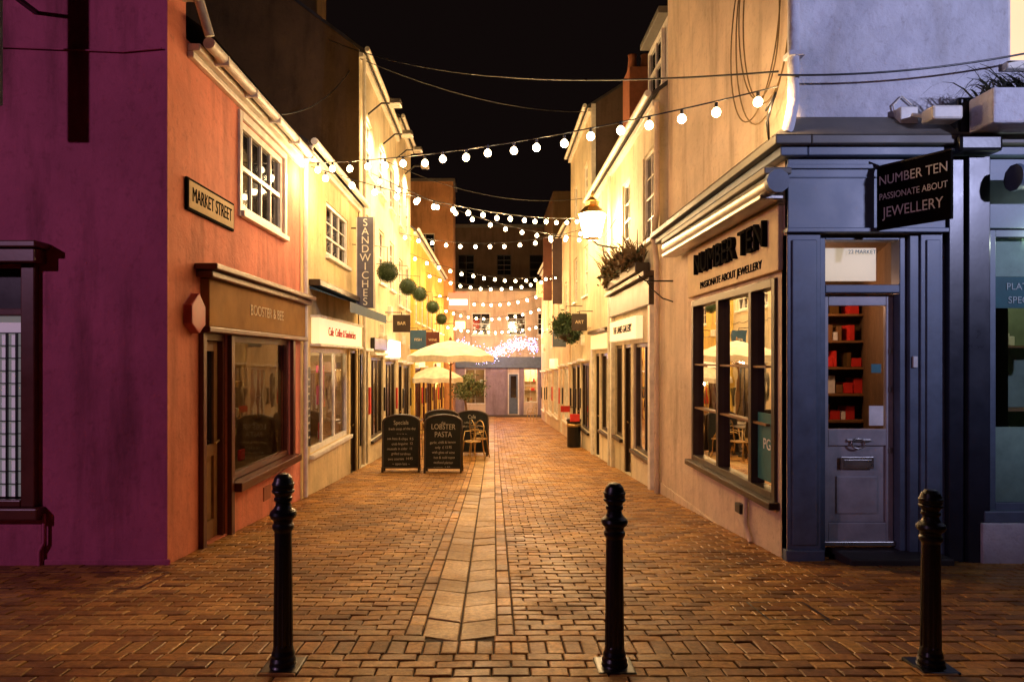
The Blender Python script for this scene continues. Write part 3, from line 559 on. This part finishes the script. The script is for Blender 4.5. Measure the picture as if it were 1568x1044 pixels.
# ---------------------------------------------------------------- bollards
def bollard(x,y,H):
    s=root('cast_iron_bollard'); k=H/1.0
    pr=[(.075,-.05),(.075,.0),(.072,.02),(.066,.03),(.066,.05),(.058,.065),(.060,.08),(.053,.10),(.050,.12),(.050,.13),(.044,.70),(.050,.71),(.056,.72),(.056,.735),(.048,.745),(.050,.76),(.066,.775),(.070,.79),(.066,.805),(.048,.82),(.040,.835),(.038,.85),(.046,.86),(.046,.875),(.040,.88),(.050,.90),(.055,.925),(.054,.95),(.044,.978),(.028,.995),(.010,1.0)]
    lathe('post',s,[(r,z*k) for r,z in pr],(x,y,G(y)),IRON,48,(.125*k,.70*k))
    rings=[(.057,.0),(.061,.008),(.057,.016)]
    for zz in (.9,.935): lathe('cap_ring',s,[(r*.97,z+zz*k) for r,z in rings],(x,y,G(y)),IRON,32)
    wbox('base_plate',s,x-.1,x+.1,y-.1,y+.1,G(y)-.03,G(y)+.022,IRON,.01)
bollard(-1.11,3.6,1.03); bollard(.637,3.6,.98); bollard(2.305,3.6,.945)
# ---------------------------------------------------------------- string lights
def string(p0,p1,sag,n,every,w,br=.036,t0=.03,t1=.97,hook=True):
    s=root('string_lights'); p0=Vector(p0);p1=Vector(p1); pts=[]
    def at(t): p=p0.lerp(p1,t); p.z-=4*sag*t*(1-t); return p
    tube('cable',s,[at(t/40) for t in range(41)],.007,BLACK)
    V=[];Fc=[];VS=[];FS=[]
    for i in range(n):
        p=at(t0+(t1-t0)*i/(n-1)); q_=br/.036; c=(p.x+random.uniform(-.02,.02),p.y+random.uniform(-.03,.03),p.z-.06-.03*q_+random.uniform(-.01,.01)); b0=len(V)
        prof=[(.012,.040),(br*.6,.030),(br*.9,.016),(br,0),(br*.87,-.018),(br*.5,-.031),(.004,-.036)]
        for r,z in prof:
            for k in range(10): V.append((c[0]+r*math.cos(k*.6283),c[1]+r*math.sin(k*.6283),c[2]+z*q_))
        for a in range(6):
            for k in range(10): k2=(k+1)%10; Fc.append((b0+a*10+k,b0+a*10+k2,b0+a*10+10+k2,b0+a*10+10+k))
        b1=len(VS)
        for z in (.035*q_,.035*q_+.05):
            for k in range(8): VS.append((c[0]+.016*math.cos(k*.785),c[1]+.016*math.sin(k*.785),c[2]+z))
        for k in range(8): k2=(k+1)%8; FS.append((b1+k,b1+k2,b1+8+k2,b1+8+k))
        if i%every==every//2: point('bulb_light',s,(c[0],c[1],c[2]-.045*q_-.03),w*LS,WARM,.035)
    mesh('bulbs',s,V,Fc,BULB,smooth=True); mesh('sockets',s,VS,FS,BLACK)
    return s
s=string((2.5,6.0,4.02),(-2.62,9.7,4.40),.14,19,3,11,.042)
point('end_bulb_light',s,(-2.55,9.75,4.2),14*LS,WARM2,.04); point('end_bulb_light',s,(2.42,6.0,3.85),9*LS,WARM,.04)
string((-2.62,9.8,4.38),(2.5,17.6,5.25),.25,18,3,30,.046)
string((-2.7,15.0,5.7),(2.5,19,5.0),.3,13,4,38,.05)
string((-2.7,19.5,5.2),(2.5,18.2,5.1),.35,13,4,38,.05)
string((-2.7,22,5.0),(2.4,25,4.7),.4,14,4,44,.052)
string((-2.6,26,4.9),(2.4,27,4.9),.5,13,4,48,.055)
string((-2.6,31,4.6),(2.4,30,4.6),.5,13,4,52,.058)
string((-2.6,35,4.2),(2.4,34,4.2),.5,13,4,60,.06)
string((-2.6,36.5,3.4),(2.4,36.5,3.4),.3,14,5,60,.06)
s=root('overhead_cable'); 
def cab(a,b,sag,r=.009):
    a=Vector(a);b=Vector(b); P=[]
    for t in range(31):
        t/=30; p=a.lerp(b,t); p.z-=4*sag*t*(1-t); P.append(p)
    tube('cable',s,P,r,BLACK)
cab((-3.4,14.1,8.2),(2.5,6,4.15),.35); cab((2.5,6,4.12),(5,5.9,4.35),.08); cab((-2.8,14.3,7.9),(2.6,18.5,8.3),.3); cab((-2.8,18,6.8),(2.6,20,6.3),.4); cab((-2.82,8,4.5),(-3,14.2,7.6),.3)
# ---------------------------------------------------------------- facade flood lights
for (y,z) in ((15.2,7.3),(17.3,7.3),(19.6,7.6),(21.6,7.7)):
    s=root('facade_floodlight'); tube('arm',s,[(-2.8,y,z-.25),(-2.5,y,z),(-2.15,y,z)],.02,IRON); wbox('head',s,-2.3,-2.05,y-.16,y+.16,z-.06,z+.06,METAL,.02)
    spot('lamp',s,(-2.18,y,z-.1),(-2.8,y,z-2.2),520,(1,.76,.44),115,.05)
# ---------------------------------------------------------------- wall lantern
s=root('wall_lantern'); lx,ly,lz=2.08,14.4,4.3; K=1.3
tube('bracket_arm',s,[(2.6,ly,3.95),(2.4,ly,3.98),(2.2,ly,4.02),(lx,ly,4.12)],.022,IRON); tube('scroll',s,[(2.6,ly,3.6),(2.45,ly,3.65),(2.33,ly,3.8),(2.3,ly,3.98)],.016,IRON); tube('tie',s,[(2.6,ly,4.6),(2.35,ly,4.2),(lx,ly,4.14)],.01,IRON)
c=(lx,ly,4.12)
def frust(name,r0,z0,r1,z1,mat,seg=6): 
    V=[(c[0]+K*r*math.cos(k*2*math.pi/seg),c[1]+K*r*math.sin(k*2*math.pi/seg),c[2]+K*z) for r,z in ((r0,z0),(r1,z1)) for k in range(seg)]
    mesh(name,s,V,[(k,(k+1)%seg,seg+(k+1)%seg,seg+k) for k in range(seg)],mat)
LG=emis('lantern_glass',(1,.74,.40),40,False)
frust('glazing',.13,.03,.22,.42,LG)
for k in range(6):
    a=k*math.pi/3; tube('lantern_bar',s,[(c[0]+K*.133*math.cos(a),c[1]+K*.133*math.sin(a),c[2]+.02),(c[0]+K*.225*math.cos(a),c[1]+K*.225*math.sin(a),c[2]+K*.43)],.007,IRON)
frust('base_ring',.07,0,.14,.03,BRASS); frust('roof',.24,.42,.10,.56,BRASS); frust('chimney',.10,.56,.11,.62,BRASS); frust('roof_cap',.12,.62,.02,.70,BRASS); lathe('finial',s,[(.01,.88),(.03,.93),(.03,.97),(.005,1.05)],c,BRASS,10)
point('lamp',s,(lx-.36,ly-.1,4.4),150,WARM2,.08); point('lamp',s,(lx+.2,ly-.38,4.4),110,WARM2,.06)
# ---------------------------------------------------------------- topiary balls
for (x,y,z,r) in ((-2.1,13.5,3.33,.205),(-2.05,16.3,3.33,.20),(-2.1,19.4,3.45,.21),(-2.05,23,3.35,.22),(-2.1,27.5,3.2,.23)):
    s=root('hanging_topiary_ball'); V=[];Fc=[];mi=[]
    for i in range(1700):
        v=rng.normal(size=3); v/=np.linalg.norm(v); p=np.array((x,y,z))+v*r*rng.uniform(.88,1.0)
        a=rng.normal(size=3)*.6+v*.6; a/=np.linalg.norm(a); b_=np.cross(a,rng.normal(size=3)); b_/=np.linalg.norm(b_); q=.014; j=len(V)
        V+= [p,p+(a+b_*.5)*q,p+a*q*1.8,p+(a-b_*.5)*q]; Fc.append((j,j+1,j+2,j+3)); mi.append(int(rng.integers(2)))
    mesh('leaves',s,V,Fc,[LEAF,LEAF2],mi=mi); lathe('core',s,[(.01,-r*.88),(r*.5,-r*.75),(r*.8,-r*.4),(r*.88,0),(r*.8,r*.4),(r*.5,r*.75),(.01,r*.88)],(x,y,z),LEAF,16)
    tube('bracket',s,[(-2.8,y,z+.55),(x,y,z+.5),(x,y,z+r*.8)],.008,IRON)
s=root('hanging_basket'); foliage('plants',s,(2.12,20,2.5),(.42,.42,.48),2600,.06,[LEAF,LEAF2,LEAF],16); lathe('basket',s,[(.02,-.25),(.2,-.15),(.26,.0)],(2.15,20,2.35),DWOOD,14); tube('bracket',s,[(2.6,20,3.15),(2.12,20,3.15),(2.12,20,2.4)],.014,IRON)
# ---------------------------------------------------------------- A boards
def aboard(cx,cy,w,H,lines,title=None,rot=0):
    s=root('sandwich_board'); g=G(cy); lean=.16
    R=Matrix.Translation((cx,cy,g))@Matrix.Rotation(rot,4,'Z')
    def panel(sgn):
        out=[(-w/2,.12),(w/2,.12),(w/2,H-.14)]+[(w/2*math.cos(t)*.98,H-.14+.13*math.sin(t)) for t in [math.pi*k/10 for k in range(1,10)]]+[(-w/2,H-.14)]
        def P(x,z,d): 
            y=-sgn*(lean*(1-z/H)+.02)-sgn*d; v=R@Vector((x,y,z)); return tuple(v)
        n=len(out); V=[P(x,z,0) for x,z in out]+[P(x,z,.02) for x,z in out]
        mesh('panel',s,V,[tuple(range(n)),tuple(range(n,2*n))]+[(i,(i+1)%n,n+(i+1)%n,n+i) for i in range(n)],CHALKB)
        tube('frame',s,[P(x,z,.012) for x,z in out],.022,DWOOD,True)
        for x in (-w/2,w/2): tube('leg',s,[P(x,.13,.01),P(x,.0,.01)],.024,DWOOD)
        return P
    P=panel(1); panel(-1)
    tl=math.atan2(lean,H)
    def TM(x,z):
        p=Vector(P(x,z,.024)); return Matrix.Translation(p)@Matrix.Rotation(rot,4,'Z')@Matrix.Rotation(math.pi/2-tl,4,'X')
    z=H-.16
    if title: 
        for t_,sz in title: text('chalk_title',s,t_,TM(0,z)@Matrix.Rotation(random.uniform(-.03,.03),4,'Z'),sz,CHALK,.001,sx=.8); z-=sz*1.0
    for ln in lines: text('chalk_line',s,ln,TM(random.uniform(-.03,.03),z)@Matrix.Rotation(random.uniform(-.03,.03),4,'Z'),.07,CHALK,.001,sx=.9); z-=.098
aboard(-1.86,13.75,.72,1.16,['fresh soup of the day','~ ~ ~ ~','sea bass & chips  9.5','crab linguine  12','mussels in cider  11','grilled sardines','two courses  14.95','~ open late ~'],[('Specials',.12)],.06)
aboard(-1.0,13.65,.72,1.16,['garlic, chilli & lemon','only  £ 12.95','with glass of wine','hot & cold tapas','seafood platter','oysters  1.50'],[('the',.08),('LOBSTER',.15),('PASTA',.15)],-.03)
aboard(-1.25,16.4,.8,1.2,['pizza pasta grill','open all day'],[('Menu',.14)],.1); aboard(-.55,17.5,.8,1.15,['coffee & cakes','hot chocolate'],[('Cafe',.14)],-.1)
# ---------------------------------------------------------------- parasols
def parasol(cx,cy,rad,ztop,drop,mat=CANV):
    s=root('cafe_parasol'); n=8; g=G(cy); V=[(cx,cy,ztop)];Fc=[]
    rings=[(.35,.20),(.7,.55),(1,1.0)]
    for r_,dz in rings:
        for k in range(2*n):
            t=math.pi*k/n; rr=rad*r_*(1 if k%2==0 else .93); V.append((cx+rr*math.cos(t),cy+rr*math.sin(t),ztop-drop*dz+(.03*r_ if k%2 else 0)))
    m=2*n
    for k in range(m): V.append((V[1+2*m+k][0]*1.0,V[1+2*m+k][1],V[1+2*m+k][2]-.16))
    for k in range(m): Fc.append((0,1+k,1+(k+1)%m))
    for r_ in range(3):
        for k in range(m): Fc.append((1+r_*m+k,1+(r_)*m+(k+1)%m,1+(r_+1)*m+(k+1)%m,1+(r_+1)*m+k))
    mesh('canopy',s,V,Fc,mat); tube('pole',s,[(cx,cy,g),(cx,cy,ztop+.08)],.028,WOOD); lathe('base',s,[(.28,0),(.28,.06),(.06,.1),(.04,.3)],(cx,cy,g),IRON,20)
    lathe('finial',s,[(.05,0),(.04,.05),(.01,.1)],(cx,cy,ztop),WOOD,10)
    for k in range(n):
        t=2*math.pi*k/n; tube('rib',s,[(cx,cy,ztop-.04),(cx+rad*.98*math.cos(t),cy+rad*.98*math.sin(t),ztop-drop-.02)],.01,WOOD); tube('strut',s,[(cx,cy,ztop-drop-.25),(cx+rad*.5*math.cos(t),cy+rad*.5*math.sin(t),ztop-drop*.38)],.008,WOOD)
    return s
s=parasol(-1.14,18,1.15,2.10,.42); point('parasol_lamp',s,(-1.25,18.0,1.55),22,WARM2,.05)
s=parasol(-2.0,23.5,.95,1.35,.4); point('parasol_lamp',s,(-1.9,23.4,.75),22,WARM2,.05)
# ---------------------------------------------------------------- chairs & tables
def chair(cx,cy,rot):
    s=root('cafe_chair'); g=G(cy)+.012; R=Matrix.Translation((cx,cy,g))@Matrix.Rotation(rot,4,'Z')
    T=lambda L_:[tuple(R@Vector(p)) for p in L_]
    lathe_pts=T([(.19*math.cos(k*math.pi/8),.19*math.sin(k*math.pi/8),.45) for k in range(16)])
    tube('seat_rim',s,lathe_pts,.013,BRASS,True); mesh('seat',s,T([(.19*math.cos(k*math.pi/8),.19*math.sin(k*math.pi/8),.455) for k in range(16)]),[tuple(range(16))],WOOD)
    tube('back_leg_hoop',s,T([(-.19,-.22,0),(-.18,-.16,.45),(-.19,-.2,.8),(-.1,-.22,.9),(0,-.22,.93),(.1,-.22,.9),(.19,-.2,.8),(.18,-.16,.45),(.19,-.22,0)]),.012,BRASS)
    for x in (-.16,.16): tube('front_leg',s,T([(x,.13,.45),(x*1.15,.2,0)]),.012,BRASS)
    for z in (.6,.7,.8): tube('back_slat',s,T([(-.185,-.185,z),(0,-.23,z),(.185,-.185,z)]),.009,BRASS)
    tube('arm',s,T([(-.19,-.19,.68),(-.24,.05,.67),(-.2,.14,.45)]),.011,BRASS); tube('arm',s,T([(.19,-.19,.68),(.24,.05,.67),(.2,.14,.45)]),.011,BRASS)
def table(cx,cy):
    s=root('cafe_table'); g=G(cy)+.012; lathe('top',s,[(.3,.72),(.31,.73),(.31,.75),(.3,.755)],(cx,cy,g),METAL,28); tube('column',s,[(cx,cy,g),(cx,cy,g+.72)],.025,IRON); lathe('foot',s,[(.22,0),(.2,.02),(.03,.06)],(cx,cy,g),IRON,20)
for c_ in ((-.50,16.1,2.2),(-.35,17.0,-1.2),(-.42,18.4,-1.2),(-1.7,17.2,.5),(-1.0,19.4,2.9),(-.5,20.3,1.2),(-1.9,20.5,.2),(-1.0,22.3,2.5)): chair(*c_)
for c_ in ((-1.05,17.2),(-.95,20.8),(-1.7,19.3)): table(*c_)
chair(1.9,34,1.0)
s=root('potted_olive_tree'); cx,cy=-1.05,25.5; g=G(cy); lathe('pot',s,[(.2,0),(.28,.45),(.31,.5),(.26,.5)],(cx,cy,g),TERR,20)
tube('trunk',s,[(cx,cy,g+.45),(cx+.03,cy,g+.9),(cx-.02,cy,g+1.3)],.04,WOOD)
for k in range(7): a=k*.9; tube('limb',s,[(cx-.02,cy,g+1.2),(cx+.2*math.cos(a),cy+.2*math.sin(a),g+1.5),(cx+.42*math.cos(a),cy+.4*math.sin(a),g+1.85)],.015,WOOD)
foliage('crown',s,(cx,cy,g+1.75),(.62,.6,.5),2600,.06,[paint('olive_leaf',(.20,.22,.10),.5),LEAF2],18)
s=root('litter_bin'); bx_,by_=2.35,20; g=G(by_); lathe('body',s,[(.19,0),(.2,.05),(.2,.75),(.22,.78),(.22,.82),(.1,.92)],(bx_,by_,g),IRON,24); lathe('band',s,[(.207,.62),(.207,.7)],(bx_,by_,g),BRASS,24); wbox('red_sticker_panel',s,bx_-.14,bx_+.14,by_-.24,by_-.21,g+.78,g+1.0,REDP,.01)
s=root('red_lightbox_sign'); wbox('box',s,-2.0,-1.05,29.9,30.1,3.75,4.5,LITR,.02); fq=Face('S',29.89); fbox('white_panel',s,fq,-1.93,-1.15,3.95,4.2,0,.01,emis('lit_white',(1,.75,.6),3)); tube('bracket',s,[(-2.7,30,4.3),(-2.0,30,4.3)],.02,IRON)
s=root('yellow_lightbox_sign'); wbox('box',s,-1.75,-1.3,31,31.15,2.95,3.3,emis('lit_amber',(1,.6,.2),4),.02); tube('bracket',s,[(-2.7,31.07,3.2),(-1.7,31.07,3.2)],.02,IRON)
s=root('projecting_shop_sign'); wbox('board',s,1.75,2.5,27.9,28,4.1,4.75,CREAMB,.02); fq=Face('S',27.89); text('lettering',s,'THE\nLANES',fq.M(2.12,4.42,0),.22,TERR); tube('bracket',s,[(2.55,27.95,4.8),(1.75,27.95,4.8)],.02,IRON)
def hsign(x0,x1,y,z0,z1,mat,wx,tx_):
    s=root('projecting_shop_sign'); wbox('board',s,x0,x1,y,y+.05,z0,z1,mat,.012); tube('bracket',s,[(wx,y+.02,z1+.06),((x0+x1)/2,y+.02,z1+.06),((x0+x1)/2,y+.02,z1)],.014,IRON)
    text('lettering',s,tx_,Face('S',y-.004).M((x0+x1)/2,(z0+z1)/2,0),.12,CREAMB,.002)
hsign(-2.6,-2.15,17.6,2.3,2.75,DWOOD,-2.8,'BAR'); hsign(-2.6,-2.1,21.2,1.9,2.5,BLUEAWN,-2.8,'FISH'); hsign(-2.5,-2.0,25.2,2.0,2.6,MAROON,-2.7,'WINE'); hsign(2.05,2.45,17.9,2.35,2.8,DWOOD,2.6,'ART'); hsign(1.95,2.4,22.6,2.0,2.6,NAVY,2.6,'SHOES')
s=root('red_wall_sign'); wbox('board',s,2.15,2.45,21.9,21.95,-.1,.1,REDP,.01); tube('bracket',s,[(2.6,21.93,.05),(2.4,21.93,.05)],.012,IRON)
# blue christmas lights
s=root('christmas_light_net'); V=[];Fc=[];mi=[]
for i in range(800):
    t=random.random(); x=-2.0+4.4*t; z=2.1+.35*math.cos(t*7+.6)+random.gauss(0,.20); y=37+random.uniform(-.5,.5); r_=random.uniform(.010,.024); j=len(V)
    V+= [(x-r_,y,z),(x+r_,y,z),(x,y-r_,z),(x,y+r_,z),(x,y,z-r_),(x,y,z+r_)]
    for q in ((0,2,5),(2,1,5),(1,3,5),(3,0,5),(2,0,4),(1,2,4),(3,1,4),(0,3,4)): Fc.append(tuple(j+w_ for w_ in q)); mi.append((0,1,2)[i%3])
mesh('led_lights',s,V,Fc,[emis('led_violet',(.6,.5,1),10,False),emis('led_white',(.95,.9,1),12,False),emis('led_blue',(.25,.3,1),5,False)],mi=mi)
for k in range(5): tube('net_wire',s,[(-2.3+.5*q,36.6+.2*k,2.3-.12*k+.25*math.cos(q*.9)) for q in range(10)],.006,BLACK)
point('net_glow',s,(.3,37,1.9),120,(.6,.5,1),.2)
# ---------------------------------------------------------------- cross-street lamps (behind the viewpoint)
def lamp_post(x,y,hgt,tgt,w,col,ang):
    s=root('street_lamp'); g=G(y); lathe('post',s,[(.12,0),(.1,.6),(.06,.7),(.05,hgt)],(x,y,g),IRON,16); tube('arm',s,[(x,y,g+hgt-.1),(x,y+.5,g+hgt)],.03,IRON); wbox('head',s,x-.15,x+.15,y+.4,y+.95,g+hgt-.02,g+hgt+.1,METAL,.02)
    spot('lamp',s,(x,y+.68,g+hgt-.1),tgt,w,col,ang,.12,.9)
lamp_post(8.5,-2.5,5.0,(5.6,6.1,5.6),3200,(.58,.60,1.0),76)
lamp_post(-8.5,-2.0,5.2,(-3.8,5.9,2.4),1050,(.88,.50,.85),75)
# ---------------------------------------------------------------- sky
w=bpy.data.worlds.new('World'); sc.world=w; w.use_nodes=True; nt=w.node_tree; bg=nt.nodes['Background']
bg.inputs[0].default_value=(.0044,.0026,.0024,1); bg.inputs[1].default_value=1.0
# ---------------------------------------------------------------- parenting
bpy.context.view_layer.update()
by={}
for o_,p in KIDS: by.setdefault(p,[]).append(o_)
for p,ks in by.items():
    mn=Vector((1e9,)*3);mx=Vector((-1e9,)*3)
    for k in ks:
        if k.type=='LIGHT': cs=[k.matrix_world.translation]
        else: cs=[k.matrix_world@Vector(c_) for c_ in k.bound_box]
        for c_ in cs:
            for i in range(3): mn[i]=min(mn[i],c_[i]); mx[i]=max(mx[i],c_[i])
    p.location=((mn.x+mx.x)/2,(mn.y+mx.y)/2,mn.z)
bpy.context.view_layer.update()
for p,ks in by.items():
    inv=p.matrix_world.inverted()
    for k in ks: k.parent=p; k.matrix_parent_inverse=inv
# ---------------------------------------------------------------- camera
cd=bpy.data.cameras.new('camera'); cam=bpy.data.objects.new('camera',cd); COL.objects.link(cam); sc.camera=cam
cam.location=(0,0,1.635); cam.rotation_euler=(math.pi/2,0,0); cd.sensor_width=36; cd.lens=24; cd.shift_x=.0179; cd.shift_y=.0166; cd.clip_end=500; cd.clip_start=.05
sc.view_settings.view_transform='Standard'; sc.view_settings.look='None'; sc.view_settings.exposure=0
